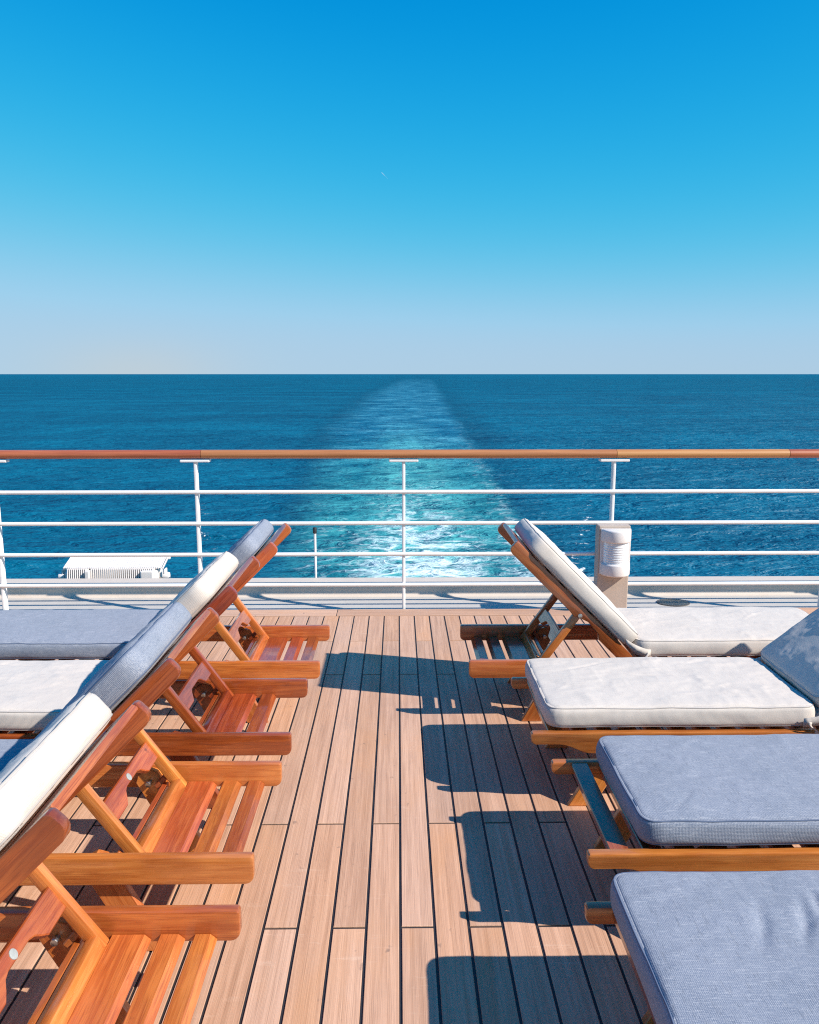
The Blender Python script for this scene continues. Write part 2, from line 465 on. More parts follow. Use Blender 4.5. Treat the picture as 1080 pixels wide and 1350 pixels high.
    lane = nt.math('SUBTRACT', x, nt.math('ADD', -2.3, nt.math('MULTIPLY', y, 0.25)))
    lane2 = nt.math('ADD', x, nt.math('ADD', 0.5, nt.math('MULTIPLY', y, 0.235)))
    lm = nt.math('MAXIMUM', nt.rng(nt.math('ABSOLUTE', lane), 0.5, 1.6, 1.0, 0.0), nt.math('MULTIPLY', nt.rng(nt.math('ABSOLUTE', lane2), 0.5, 2.2, 1.0, 0.0), 0.8))
    lm = nt.math('MULTIPLY', lm, nt.rng(y, 130.0, 160.0, 1.0, 0.0))
    scrap = nt.rng(nt.math('ADD', fl, nt.math('MULTIPLY', lm, 0.12)), 0.68, 0.78)
    scrap = nt.math('MULTIPLY', scrap, nt.rng(lm, 0.1, 0.5))
    caps = nt.noise(nt.mapping(flat, (0.5, 0.9, 1), (31, 7, 0)), 1.0, 4, 0.7)
    capf = nt.math('MULTIPLY', nt.rng(caps, 0.86, 0.90), 0.8)
    foam = nt.math('MAXIMUM', nt.math('MAXIMUM', foam, scrap), capf)
    milk = nt.math('MULTIPLY', nt.math('MULTIPLY', cm, nt.rng(y, 90.0, 420.0, 1.0, 0.0)), nt.math('MULTIPLY', wake, nt.rng(f1, 0.30, 0.62, 0.15, 0.75)))
    body = nt.mix(milk, body, (0.10, 0.45, 0.45))
    col = nt.mix(foam, body, (0.80, 0.86, 0.86))
    # chop: crests run across the view
    w1 = nt.noise(nt.mapping(flat, (0.30, 0.62, 1)), 1.0, 3, 0.6, 0.4)
    w2 = nt.noise(nt.mapping(flat, (1.0, 2.1, 1)), 1.0, 3, 0.6, 0.3)
    w0 = nt.noise(nt.mapping(flat, (0.055, 0.12, 1)), 1.0, 3, 0.55, 0.3)
    h = nt.math('ADD', nt.math('ADD', nt.math('MULTIPLY', w1, 1.0), nt.math('MULTIPLY', w2, 0.30)), nt.math('MULTIPLY', w0, 2.2))
    h = nt.math('ADD', h, nt.math('MULTIPLY', foam, 0.25))
    h = nt.math('ADD', h, nt.math('MULTIPLY', nt.noise(nt.mapping(flat, (0.012, 0.03, 1)), 1.0, 4, 0.6), 6.0))
    nrm = nt.bump(h, nt.math('SUBTRACT', 1.0, nt.math('MULTIPLY', foam, 0.72)), nt.rng(d, 60, 2500, 1.45, 2.6, 'LINEAR'))
    # choppy water: diffuse upwelling light plus a sky reflection that wave slopes keep low even at grazing angles
    nt.n.remove(nt.p)
    df = nt.n.new('ShaderNodeBsdfDiffuse'); nt.put(df.inputs['Color'], col); nt.put(df.inputs['Normal'], nrm)
    gl = nt.n.new('ShaderNodeBsdfGlossy'); nt.put(gl.inputs['Roughness'], nt.rng(d, 80, 2000, 0.42, 0.5)); nt.put(gl.inputs['Normal'], nrm)
    fr = nt.n.new('ShaderNodeFresnel'); nt.put(fr.inputs['IOR'], 1.33); nt.put(fr.inputs['Normal'], nrm)
    fac = nt.math('MULTIPLY', nt.math('MINIMUM', fr.outputs[0], nt.rng(d, 80, 1500, 0.06, 0.03)), nt.math('SUBTRACT', 1.0, foam))
    mx = nt.n.new('ShaderNodeMixShader'); nt.put(mx.inputs[0], fac)
    nt.l.new(df.outputs[0], mx.inputs[1]); nt.l.new(gl.outputs[0], mx.inputs[2])
    nt.l.new(mx.outputs[0], nt.out.inputs['Surface'])
    return nt.m

def build_sea():
    rng = np.random.default_rng(5)
    dense = np.linspace(R(-33), R(33), 640)
    coarse = np.linspace(R(33), R(327), 50)[1:-1]
    th = np.concatenate([dense, coarse])                    # from +Y, clockwise
    rr = np.concatenate([[14, 30, 50], np.geomspace(62, 2600, 820), np.geomspace(3000, 90000, 22)])
    nT, nR = len(th), len(rr)
    T, RR = np.meshgrid(th, rr)
    X = RR * np.sin(T); Y = RR * np.cos(T)
    Z = np.zeros_like(X)
    step = np.maximum(np.gradient(rr)[:, None], RR * (R(66) / 640))
    for i in range(54):
        lam = 2.2 * (9.0 / 2.2) ** rng.random()
        ang = rng.normal(R(75), R(26))
        k = 2 * math.pi / lam
        amp = 0.0050 * lam ** 0.8
        att = np.clip((lam / step - 2.5) / 3.0, 0, 1)
        grp = 1.0 + 0.5 * np.sin(X * rng.normal(0, 0.03) + Y * rng.normal(0, 0.03) + rng.random() * 6)
        Z += amp * att * grp * np.sin(k * (X * math.cos(ang) + Y * math.sin(ang)) + rng.random() * 6.283)
    inner = (T > R(33)) | (T < R(-33.01))
    Z[inner] = 0
    Z += SEA_Z
    co = np.stack([X, Y, Z], -1).reshape(-1, 3)
    i = np.arange(nR - 1)[:, None]; j = np.arange(nT)[None, :]
    j2 = (j + 1) % nT
    q = np.stack([i * nT + j, (i + 1) * nT + j, (i + 1) * nT + j2, i * nT + j2], -1).reshape(-1, 4)
    q = q[:, ::-1]
    me = bpy.data.meshes.new('sea')
    me.vertices.add(len(co)); me.vertices.foreach_set('co', co.astype(np.float32).ravel())
    nq = len(q)
    me.loops.add(nq * 4); me.loops.foreach_set('vertex_index', q.astype(np.int32).ravel())
    me.polygons.add(nq)
    me.polygons.foreach_set('loop_start', np.arange(0, nq * 4, 4, dtype=np.int32))
    me.polygons.foreach_set('use_smooth', np.ones(nq, dtype=bool))
    me.update(calc_edges=True)
    if me.polygons[len(me.polygons) // 2].normal.z < 0:
        me.flip_normals()
    me.materials.append(sea_material())
    o = mobj('sea', me)
    tag(o, kind='structure')
build_sea()

# ------------------------------------------------------------------ the deck
PW = 0.1016
DECK_END = 5.37           # where planks meet the margin board
EDGE = 5.535              # outer edge of margin board
GUT_Z = -0.075
COAM_Y = 6.15

deck = mobj('deck', mesh_from_bm('deck', box_bm(24.0, 45.535, 0.116, at=(0, EDGE - 45.535 / 2, -0.062)), M['caulk']))
tag(deck, kind='structure')

plank_cache = {}
def plank_mesh(w, l):
    key = (round(w, 4), round(l, 3))
    if key not in plank_cache:
        bm = box_bm(w, l, 0.02)
        es = [e for e in bm.edges if all(v.co.z > 0 for v in e.verts)]
        bmesh.ops.bevel(bm, geom=es, offset=0.0012, segments=1, affect='EDGES')
        plank_cache[key] = mesh_from_bm('deck_plank', bm, M['teak'])
    return plank_cache[key]

rnd = random.Random(11)
SEAM = 0.0082
rest_bm = bmesh.new()
far_bm = bmesh.new()
PL = 2.076
for i in range(-110, 110):
    xc = (i + 0.5) * PW + 0.003
    anchor = 4.27 if i % 2 == 0 else 4.84
    ends = [DECK_END]
    yk = anchor
    while yk > -16:
        ends.append(yk)
        yk -= PL
    for a, b in zip(ends[:-1], ends[1:]):
        ln = a - b - 0.010
        yc = (a + b) / 2
        inview = abs(xc) < 2.75 * min(1.0, 0.40 + a * 0.14) and a > 1.25
        if inview:
            mobj('deck_plank', plank_mesh(PW - SEAM, ln), deck, (xc, yc, -0.01))
        else:
            box_bm(PW - SEAM, ln, 0.02, bm=rest_bm, at=(xc, yc, -0.01))
o = mobj('outer_planking', mesh_from_bm('outer_planking', rest_bm, M['teak']), deck)
tag(o, kind='stuff')
# margin boards run across the ends of the planks
jx = [-11.0, -9.2, -7.4, -5.8, -4.0, -2.2, -0.425, 1.38, 3.1, 4.9, 6.7, 8.5, 11.0]
for a, b in zip(jx[:-1], jx[1:]):
    me = plank_mesh(EDGE - DECK_END - 0.014, b - a - 0.005)
    mobj('margin_board', me, deck, ((a + b) / 2, (EDGE + DECK_END) / 2 - 0.001, -0.01), (0, 0, R(90)))

# gutter, coaming, hull
bm = bmesh.new()
prof = [(EDGE + 0.006, GUT_Z - 0.05), (EDGE + 0.006, GUT_Z)]
prof += [(COAM_Y - 0.05, GUT_Z)]
for k in range(1, 7):
    a = R(90 * k / 6)
    prof.append((COAM_Y - 0.05 + 0.05 * math.sin(a), GUT_Z + 0.05 * (1 - math.cos(a))))
prof += [(COAM_Y, GUT_Z + 0.094), (COAM_Y + 0.008, GUT_Z + 0.104), (COAM_Y + 0.15, GUT_Z + 0.108), (COAM_Y + 0.16, GUT_Z + 0.098), (COAM_Y + 0.16, GUT_Z - 0.4), (EDGE + 0.006, GUT_Z - 0.4)]
va = [bm.verts.new((-12, y, z)) for y, z in prof]
vb = [bm.verts.new((12, y, z)) for y, z in prof]
n = len(prof)
for i in range(n):
    bm.faces.new((va[i], vb[i], vb[(i + 1) % n], va[(i + 1) % n]))
bm.faces.new(va); bm.faces.new(list(reversed(vb)))
me = mesh_from_bm('coaming', bm, M['coam'])
me.materials.append(M['gutter'])
for p in me.polygons:
    if p.normal.z > 0.9 and p.center.y < COAM_Y - 0.04: p.material_index = 1
shade_auto(me, 40)
tag(mobj('coaming', me), kind='structure')
# a welded seam every few metres across the gutter
hull = mobj('ship_hull', mesh_from_bm('ship_hull', box_bm(24, 60, 21.0, at=(0, COAM_Y - 30.02, SEA_Z + 8.9)), M['hull']))
tag(hull, kind='structure')

# ------------------------------------------------------------------ railing
RY = 5.565
def build_railing():
    root = empty('ship_railing', (0, RY, GUT_Z))
    tag(root, 'white ship railing with four thin bars and varnished wooden handrail along the stern', 'railing')
    z0 = -GUT_Z
    # bars
    for z in (0.17, 0.388, 0.606, 0.824):
        bm = cyl_bm(0.0135, 23.8, 14, axis='X')
        me = shade_auto(mesh_from_bm('rail_bar', bm, M['white']), 50)
        mobj('rail_bar', me, root, (0, -0.012, z + z0))
    # stanchions, flat bars on edge
    st = mesh_from_bm('stanchion', box_bm(0.022, 0.052, 1.03 - GUT_Z, 0.006, 2), M['white'])
    pl = mesh_from_bm('top_plate', box_bm(0.20, 0.062, 0.018, 0.005, 2), M['white'])
    ft = mesh_from_bm('foot_weld', box_bm(0.036, 0.064, 0.012, 0.004, 1), M['white'])
    xs = [-9.6, -8.25, -6.9, -5.5, -4.12, -2.75, -1.38, 0.036, 1.478, 2.99, 4.4, 5.8, 7.2, 8.6]
    for x in xs:
        s = mobj('stanchion', st, root, (x, 0.012, (1.03 - GUT_Z) / 2))
        mobj('top_plate', pl, s, (0, -0.004, (1.03 - GUT_Z) / 2 + 0.008))
        mobj('foot_weld', ft, s, (0, 0, -(1.03 - GUT_Z) / 2 + 0.006))
    # handrail in lengths, oval section
    bounds = [(-11.9, -5.6, 'hand_tan'), (-5.6, -1.335, 'hand_red'), (-1.335, 1.487, 'hand_tan'), (1.487, 2.67, 'hand_pale'), (2.67, 6.2, 'hand_red'), (6.2, 11.9, 'hand_tan')]
    for a, b, mm in bounds:
        bm = cyl_bm(0.032, b - a - 0.003, 20, axis='X')
        bmesh.ops.scale(bm, vec=(1, 1.15, 0.95), verts=bm.verts)
        me = shade_auto(mesh_from_bm('handrail', bm, M[mm]), 50)
        mobj('handrail', me, root, ((a + b) / 2, 0.0, 1.082 + z0))
build_railing()

# ------------------------------------------------------------------ loungers
LEN, HINGE = 1.85, 0.745
def arc(cx, cz, r, a0, a1, n=5):
    return [(cx + r * math.cos(R(a0 + (a1 - a0) * k / n)), cz + r * math.sin(R(a0 + (a1 - a0) * k / n))) for k in range(n + 1)]

def rail_profile():
    zt, zb, r = 0.31, 0.228, 0.024
    pts = arc(r, zb + r, r, 180, 270)                       # head, lower corner
    pts += [(LEN - 0.225, zb)]
    for k in range(1, 7):                                   # waist near the foot
        t = k / 6
        s = t * t * (3 - 2 * t)
        pts.append((LEN - 0.225 + 0.12 * t, zb + 0.036 * s))
    pts += arc(LEN - 0.02, zb + 0.036 + 0.02, 0.02, 270, 360)
    pts += arc(LEN - 0.010, zt - 0.010, 0.010, 0, 90, 3)
    pts += arc(0.010, zt - 0.010, 0.010, 90, 180, 3)
    return [(x - LEN / 2, z - 0.27) for x, z in pts]
ME_cache = {}
def wood_mesh(key, fn, mat):
    k = (key, mat)
    if k not in ME_cache:
        ME_cache[k] = shade_auto(mesh_from_bm(key, fn(), M[mat]), 24)
    return ME_cache[k]

def back_profile():
    # length along x from hinge (0) to tip, z: thickness; underside has the notch for the prop
    L = 0.775
    top = 0.028
    pts = [(-0.02, top), (-0.02, -0.030), (0.165, -0.030), (0.19, -0.012), (0.265, -0.006), (0.30, -0.018), (0.335, -0.034), (0.365, -0.030)]
    pts += arc(L - 0.026, -0.030 + 0.026, 0.026, 270, 360)
    pts += arc(L - 0.012, top - 0.012, 0.012, 0, 90, 3)
    return [(x - L / 2, z) for x, z in pts]

def crossbar_bm(w):
    pts = [(-w / 2, 0.034), (-w / 2, -0.034), (-w * 0.26, -0.034), (-w * 0.21, -0.020), (-w * 0.17, -0.006), (-w * 0.12, 0.0), (w * 0.12, 0.0), (w * 0.17, -0.006), (w * 0.21, -0.020), (w * 0.26, -0.034), (w / 2, -0.034), (w / 2, 0.034)]
    return prism_bm(pts, 0.020, 0.003, 1)

def slat_bm(l, w, t=0.02, ch=0.006):
    """length along x; one long edge wide-chamfered"""
    pts = [(-w / 2, -t / 2), (w / 2 - 0.002, -t / 2), (w / 2, -t / 2 + 0.006), (w / 2 - ch, t / 2), (-w / 2 + 0.003, t / 2), (-w / 2, t / 2 - 0.003)]
    bm = prism_bm(pts, l, 0.002, 1)
    bmesh.ops.rotate(bm, cent=(0, 0, 0), matrix=Matrix.Rotation(R(90), 3, 'Z'), verts=bm.verts)
    return bm

HALF = 0.2875
def make_lounger(label, loc, rz, wood, skip_end_slat=False, group=None, back_angle=45.0, jit=0, plug=False):
    jr = random.Random(jit)
    root = empty('sun_lounger', loc, rz)
    tag(root, label, 'sun lounger', group)
    W = wood
    A = R(back_angle)
    yr = HALF - 0.015
    for s in (-1, 1):
        rail = mobj('side_rail', wood_mesh('side_rail', lambda: prism_bm(rail_profile(), 0.030, 0.004, 2), W[0]), root, (LEN / 2, s * yr, 0.27))
        for bx in (LEN - 0.33, LEN - 0.255, 0.55):
            mobj('screw', wood_mesh('screw', lambda: cyl_bm(0.008, 0.006, 10, axis='Y'), 'steelkey'), rail, (bx - LEN / 2, s * 0.0145, -0.025))
    inner = 2 * (HALF - 0.030) - 0.001
    # low slats at the head end
    head = [(0.165, 0.062, 0.0), (0.268, 0.098, 0.0)] if skip_end_slat else [(0.084, 0.056, 0.0), (0.166, 0.062, 0.0), (0.268, 0.098, 0.0)]
    for u, w, _ in head:
        me = wood_mesh('slat_%d' % int(w * 1000), lambda: slat_bm(inner, w, 0.020, 0.016), W[1])
        mobj('slat', me, root, (u, 0, 0.241 + jr.uniform(-0.001, 0.001)), (0, 0, R(90)))
    mobj('catch_strip', wood_mesh('catch_strip', lambda: box_bm(0.462, 0.020, 0.035, 0.003, 1), W[1]), root, (0.384, 0, 0.247), (0, 0, R(90)))
    # seat slats, flush with the rails
    u = HINGE + 0.055
    k = 0
    while u < LEN - 0.06:
        me = wood_mesh('seat_slat', lambda: slat_bm(inner, 0.060, 0.020, 0.005), W[1])
        mobj('seat_slat', me, root, (LEN - 0.095 - k * 0.0935, 0, 0.297), (0, 0, R(90)))
        u += 0.0935; k += 1
    # backrest
    ca, sa = math.cos(A), math.sin(A)
    hz = 0.302
    Lb = 0.775
    def on_back(sv, nv):                                     # along the back, above its mid-line
        return (HINGE - ca * sv + sa * nv, hz + sa * sv + ca * nv)
    for s in (-1, 1):
        bx, bz = on_back(Lb / 2, 0)
        br = mobj('back_rail', wood_mesh('back_rail', lambda: prism_bm(back_profile(), 0.028, 0.004, 2), W[2]), root, (bx, s * 0.2415, bz))
        # local +x runs hinge -> tip, local z stays on the upper side
        br.rotation_euler = Matrix(((-ca, 0, sa), (0, -1, 0), (sa, 0, ca))).to_euler()
        b = mobj('pivot_bolt', wood_mesh('pivot_bolt', lambda: cyl_bm(0.011, 0.008, 14, axis='Y', bevel=0.002), 'steelkey'), br, (0.315 - Lb / 2, -s * 0.0145, -0.012))
    for k in range(8):
        sv = 0.745 - k * 0.094
        w = 0.055
        bx, bz = on_back(sv, 0.020)
        sl = mobj('back_slat', wood_mesh('back_slat', lambda: slat_bm(0.453, w, 0.018, 0.004), W[1]), root, (bx, 0, bz))
        ex = Vector((0, 1, 0)); ez = Vector((sa, 0, ca)); ey = ez.cross(ex)
        sl.rotation_euler = Matrix((ex, ey, ez)).transposed().to_euler()
    # prop frame
    px, pz = on_back(0.315, -0.012)
    fx, fz = 0.333, 0.262
    pl = math.hypot(px - fx, pz - fz)
    ang = math.atan2(pz - fz, px - fx)
    dx, dz = math.cos(ang), math.sin(ang)
    Pm = Matrix(((dx, 0, -dz), (0, 1, 0), (dz, 0, dx)))     # local x up the prop
    for s in (-1, 1):
        me = wood_mesh('prop_leg', lambda: box_bm(pl + 0.03, 0.026, 0.036, 0.003, 2), W[3])
        mobj('prop_leg', me, root, ((px + fx) / 2, s * 0.213, (pz + fz) / 2), Pm.to_euler())
    cx, cz = fx + dx * pl * 0.50, fz + dz * pl * 0.50
    cb = mobj('prop_crossbar', wood_mesh('prop_crossbar', lambda: crossbar_bm(0.399), W[4]), root, (cx, 0, cz))
    # bar: x across, z up the prop, face towards the head end
    ex = Vector((0, 1, 0)); ez = Vector((dx, 0, dz)); ey = ez.cross(ex)
    cb.rotation_euler = Matrix((ex, ey, ez)).transposed().to_euler()
    if plug:
        mobj('plug', wood_mesh('plug', lambda: cyl_bm(0.012, 0.004, 16, axis='Y', bevel=0.001), 'plugkey'), cb, (0.012, 0.0105, 0.014))
    fb = mobj('prop_foot_bar', wood_mesh('prop_foot_bar', lambda: box_bm(0.452, 0.030, 0.062, 0.004, 2), W[3]), root, (fx + 0.001, 0, 0.256), (0, R(-18), R(90)))
    fb.rotation_euler = (R(18), 0, R(90))
    # legs, splayed, bolted inside the rails
    for s in (-1, 1):
        for u0, u1 in ((0.46, 0.30), (LEN - 0.37, LEN - 0.20)):
            z0, z1 = 0.295, 0.0
            ll = math.hypot(u0 - u1, z0 - z1)
            th = math.atan2(z0 - z1, u0 - u1)
            c, sn = math.cos(th), math.sin(th)
            cut = 0.0425 / math.tan(abs(th)) if math.sin(th) else 0
            sgn = 1 if u0 > u1 else -1
            cut = 0.0425 * abs(c) / abs(sn)
            key = 'leg_a' if sgn > 0 else 'leg_b'
            def lb():
                w = 0.0425
                hx = ll / 2
                lo = [(-hx - sgn * cut, w), (-hx + sgn * cut, -w)]
                hi = [(hx - 0.02, -w), (hx, -w + 0.02), (hx, w - 0.02), (hx - 0.02, w)]
                return prism_bm(list(reversed(lo + hi)), 0.024, 0.003, 1)
            lg = mobj('leg', wood_mesh(key, lb, W[0]), root, ((u0 + u1) / 2, s * 0.2445, (z0 + z1) / 2))
            lg.rotation_euler = Matrix(((c, 0, -sn), (0, 1, 0), (sn, 0, c))).to_euler()
            mobj('bolt', wood_mesh('bolt', lambda: cyl_bm(0.010, 0.022, 8, axis='Y', bevel=0.002), 'steelkey'), lg, (ll / 2 - 0.04, -s * 0.02, 0))
        mobj('catch_block', wood_mesh('catch_block', lambda: box_bm(0.05, 0.018, 0.02, 0.003, 1), W[1]), root, (0.398, s * 0.222, 0.268), (0, R(50), 0))
    return root
M['steelkey'] = M['steel']; M['plugkey'] = M['plug']

# ------------------------------------------------------------------ cushions
def grid_coords(h, r, n):
    e = [-h, -h + r * 0.12, -h + r * 0.35, -h + r * 0.7, -h + r * 1.1, -h + r * 1.9]
    mid = list(np.linspace(-h + r * 3.2, h - r * 3.2, n))
    return e + mid + [-x for x in reversed(e)]

def pad_mesh(name, L, W, T, mat, pipe, seed, creases=(), puff=0.010, soft=1.0):
    hx, hy, hz = L / 2, W / 2, T / 2
    r, RC = 0.017, 0.05
    xs = grid_coords(hx, r, max(30, int(L / 0.009))); ys = grid_coords(hy, r, 56)
    zs = [-hz, -hz + r * 0.12, -hz + r * 0.35, -hz + r * 0.7, -hz + r * 1.1, -hz * 0.3, hz * 0.1, hz * 0.3, hz - r * 1.1, hz - r * 0.7, hz - r * 0.35, hz - r * 0.12, hz]
    nx, ny, nz = len(xs), len(ys), len(zs)
    idx = {}; verts = []; faces = []
    rng = random.Random(seed)
    off = Vector((seed * 3.7, seed * 1.3, seed * 2.1))
    rc = [(rng.uniform(-hx, hx), rng.uniform(-hy, hy), rng.uniform(-0.9, 0.9), rng.uniform(0.06, 0.18), rng.uniform(0.006, 0.014), rng.uniform(-0.0045, 0.0030)) for _ in range(int(18 * soft))]
    rc = rc + list(creases)
    def shape(x, y, z):
        mx, my = hx - abs(x), hy - abs(y)
        m = min(mx, my)
        top_w = max(0.0, (z / hz))
        px, py, pz = x, y, z
        # plan corners
        ix = min(max(px, -hx + RC), hx - RC); iy = min(max(py, -hy + RC), hy - RC)
        dx, dy = px - ix, py - iy
        nn = math.hypot(dx, dy)
        if abs(dx) > 1e-9 and abs(dy) > 1e-9:
            k = max(abs(dx), abs(dy)) / nn
            px, py = ix + dx * k, iy + dy * k
            nn = math.hypot(px - ix, py - iy)
        # edge rounding
        if abs(abs(z) - hz) < 1e-9:
            mm = m
            if mm < r:
                drop = r - math.sqrt(max(0, r * r - (r - mm) ** 2))
                pz = math.copysign(hz - drop, z)
        zin = hz - abs(z)
        inset = 0.0
        if m < 1e-9:
            if zin < r:
                inset = r - math.sqrt(max(0, r * r - (r - zin) ** 2))
            bul = 0.007 * (1 - (z / hz) ** 2)
            bul += 0.004 * mnoise.noise(Vector((x * 9, y * 9, z * 22)) + off) * soft
            inset -= bul
            gx = -1 if mx > 1e-9 else 0
            k = 1 - inset / max(0.05, math.hypot(px, py))
            # move along outward normal of the plan outline
            if abs(px - ix) > 1e-9 or abs(py - iy) > 1e-9:
                ox, oy = px - ix, py - iy
                q = math.hypot(ox, oy); ox /= q; oy /= q
            else:
                ox, oy = (math.copysign(1, x), 0) if mx < my else (0, math.copysign(1, y))
            px -= ox * inset; py -= oy * inset
        # puff and wrinkles
        wz = 1 - abs(x / hx) ** 5; wy = 1 - abs(y / hy) ** 5
        pz += math.copysign(1, z) * puff * wz * wy * abs(z / hz)
        if z > 0:
            e = min(1.0, m / 0.03)
            n1 = mnoise.fractal(Vector((x * 5.5, y * 7.5, 0)) + off, 0.8, 2.0, 4)
            n2 = mnoise.noise(Vector((x * 3.2 + 0.6 * n1, y * 13.0, 4)) + off)
            n3 = mnoise.noise(Vector((x * 15.0, y * 4.0 + 0.5 * n1, 9)) + off)
            rid = max(0.0, 1 - abs(n2) * 5) * 0.0022 + max(0.0, 1 - abs(n3) * 6) * 0.0018
            pz += (0.0040 * n1 * (0.35 + 0.65 * e) + rid * max(0.0, n1 + 0.25) * (0.3 + 0.7 * e)) * soft * top_w
            for cx, cy, ca, cl, cw, cd in rc:
                ux, uy = x - cx, y - cy
                a = ux * math.cos(ca) + uy * math.sin(ca)
                b = -ux * math.sin(ca) + uy * math.cos(ca) + 0.12 * a * a / cl
                if abs(a) < cl and abs(b) < cw * 4:
                    pz += cd * math.exp(-(b / cw) ** 2) * (1 - (a / cl) ** 2) ** 2 * e * top_w
            # edge seam sags a little between stitches
            pz += 0.0016 * soft * mnoise.noise(Vector((x * 16, y * 16, 3)) + off) * (1 - e) * top_w
        return (px, py, pz)
    def v(i, j, k):
        key = (i, j, k)
        if key not in idx:
            idx[key] = len(verts); verts.append(shape(xs[i], ys[j], zs[k]))
        return idx[key]
    for i in range(nx - 1):
        for j in range(ny - 1):
            faces.append((v(i, j, nz - 1), v(i + 1, j, nz - 1), v(i + 1, j + 1, nz - 1), v(i, j + 1, nz - 1)))
            faces.append((v(i, j, 0), v(i, j + 1, 0), v(i + 1, j + 1, 0), v(i + 1, j, 0)))
    for k in range(nz - 1):
        for i in range(nx - 1):
            faces.append((v(i, 0, k), v(i + 1, 0, k), v(i + 1, 0, k + 1), v(i, 0, k + 1)))
            faces.append((v(i, ny - 1, k), v(i, ny - 1, k + 1), v(i + 1, ny - 1, k + 1), v(i + 1, ny - 1, k)))
        for j in range(ny - 1):
            faces.append((v(0, j, k), v(0, j, k + 1), v(0, j + 1, k + 1), v(0, j + 1, k)))
            faces.append((v(nx - 1, j, k), v(nx - 1, j + 1, k), v(nx - 1, j + 1, k + 1), v(nx - 1, j, k + 1)))
    me = bpy.data.meshes.new(name)
    me.from_pydata(verts, [], faces)
    me.materials.append(mat)
    for p in me.polygons: p.use_smooth = True
    # piping: a thin cord along the upper and the lower seam
    pms = []
    for kk in (nz - 3, 2):
        loop = [(i, 0) for i in range(nx)] + [(nx - 1, j) for j in range(1, ny)] + [(i, ny - 1) for i in range(nx - 2, -1, -1)] + [(0, j) for j in range(ny - 2, 0, -1)]
        path = [Vector(verts[idx[(i, j, kk)]]) for i, j in loop]
        pms.append(tube_mesh('piping', path, 0.0026, pipe, closed=True, n=5))
    return me, pms

def tube_mesh(name, path, rad, mat, closed=False, n=6):
    bm = bmesh.new()
    rings = []
    N = len(path)
    up = Vector((0, 0, 1))
    for i, p in enumerate(path):
        a = path[(i - 1) % N] if (closed or i > 0) else p
        b = path[(i + 1) % N] if (closed or i < N - 1) else p
        t = (b - a)
        t = t.normalized() if t.length > 1e-9 else Vector((1, 0, 0))
        s = t.cross(up)
        if s.length < 1e-4: s = t.cross(Vector((1, 0, 0)))
        s.normalize(); w = s.cross(t)
        rr = rad(i / max(1, N - 1)) if callable(rad) else rad
        rings.append([bm.verts.new(p + rr * (math.cos(2 * math.pi * k / n) * s + math.sin(2 * math.pi * k / n) * w)) for k in range(n)])
    for i in range(N if closed else N - 1):
        A, B = rings[i], rings[(i + 1) % N]
        for k in range(n):
            bm.faces.new((A[k], A[(k + 1) % n], B[(k + 1) % n], B[k]))
    if not closed:
        bm.faces.new(list(reversed(rings[0]))); bm.faces.new(rings[-1])
    return mesh_from_bm(name, bm, mat, True)

def ribbon_mesh(name, path, width, thick, mat):
    """flat tape along path; width vectors given per point"""
    bm = bmesh.new()
    rows = []
    for p, wv, nv in path:
        w = wv.normalized() * width / 2; nrm = nv.normalized() * thick / 2
        rows.append([bm.verts.new(p + w + nrm), bm.verts.new(p - w + nrm), bm.verts.new(p - w - nrm), bm.verts.new(p + w - nrm)])
    for A, B in zip(rows[:-1], rows[1:]):
        for k in range(4):
            bm.faces.new((A[k], A[(k + 1) % 4], B[(k + 1) % 4], B[k]))
    bm.faces.new(rows[0]); bm.faces.new(list(reversed(rows[-1])))
    return mesh_from_bm(name, bm, mat, True)

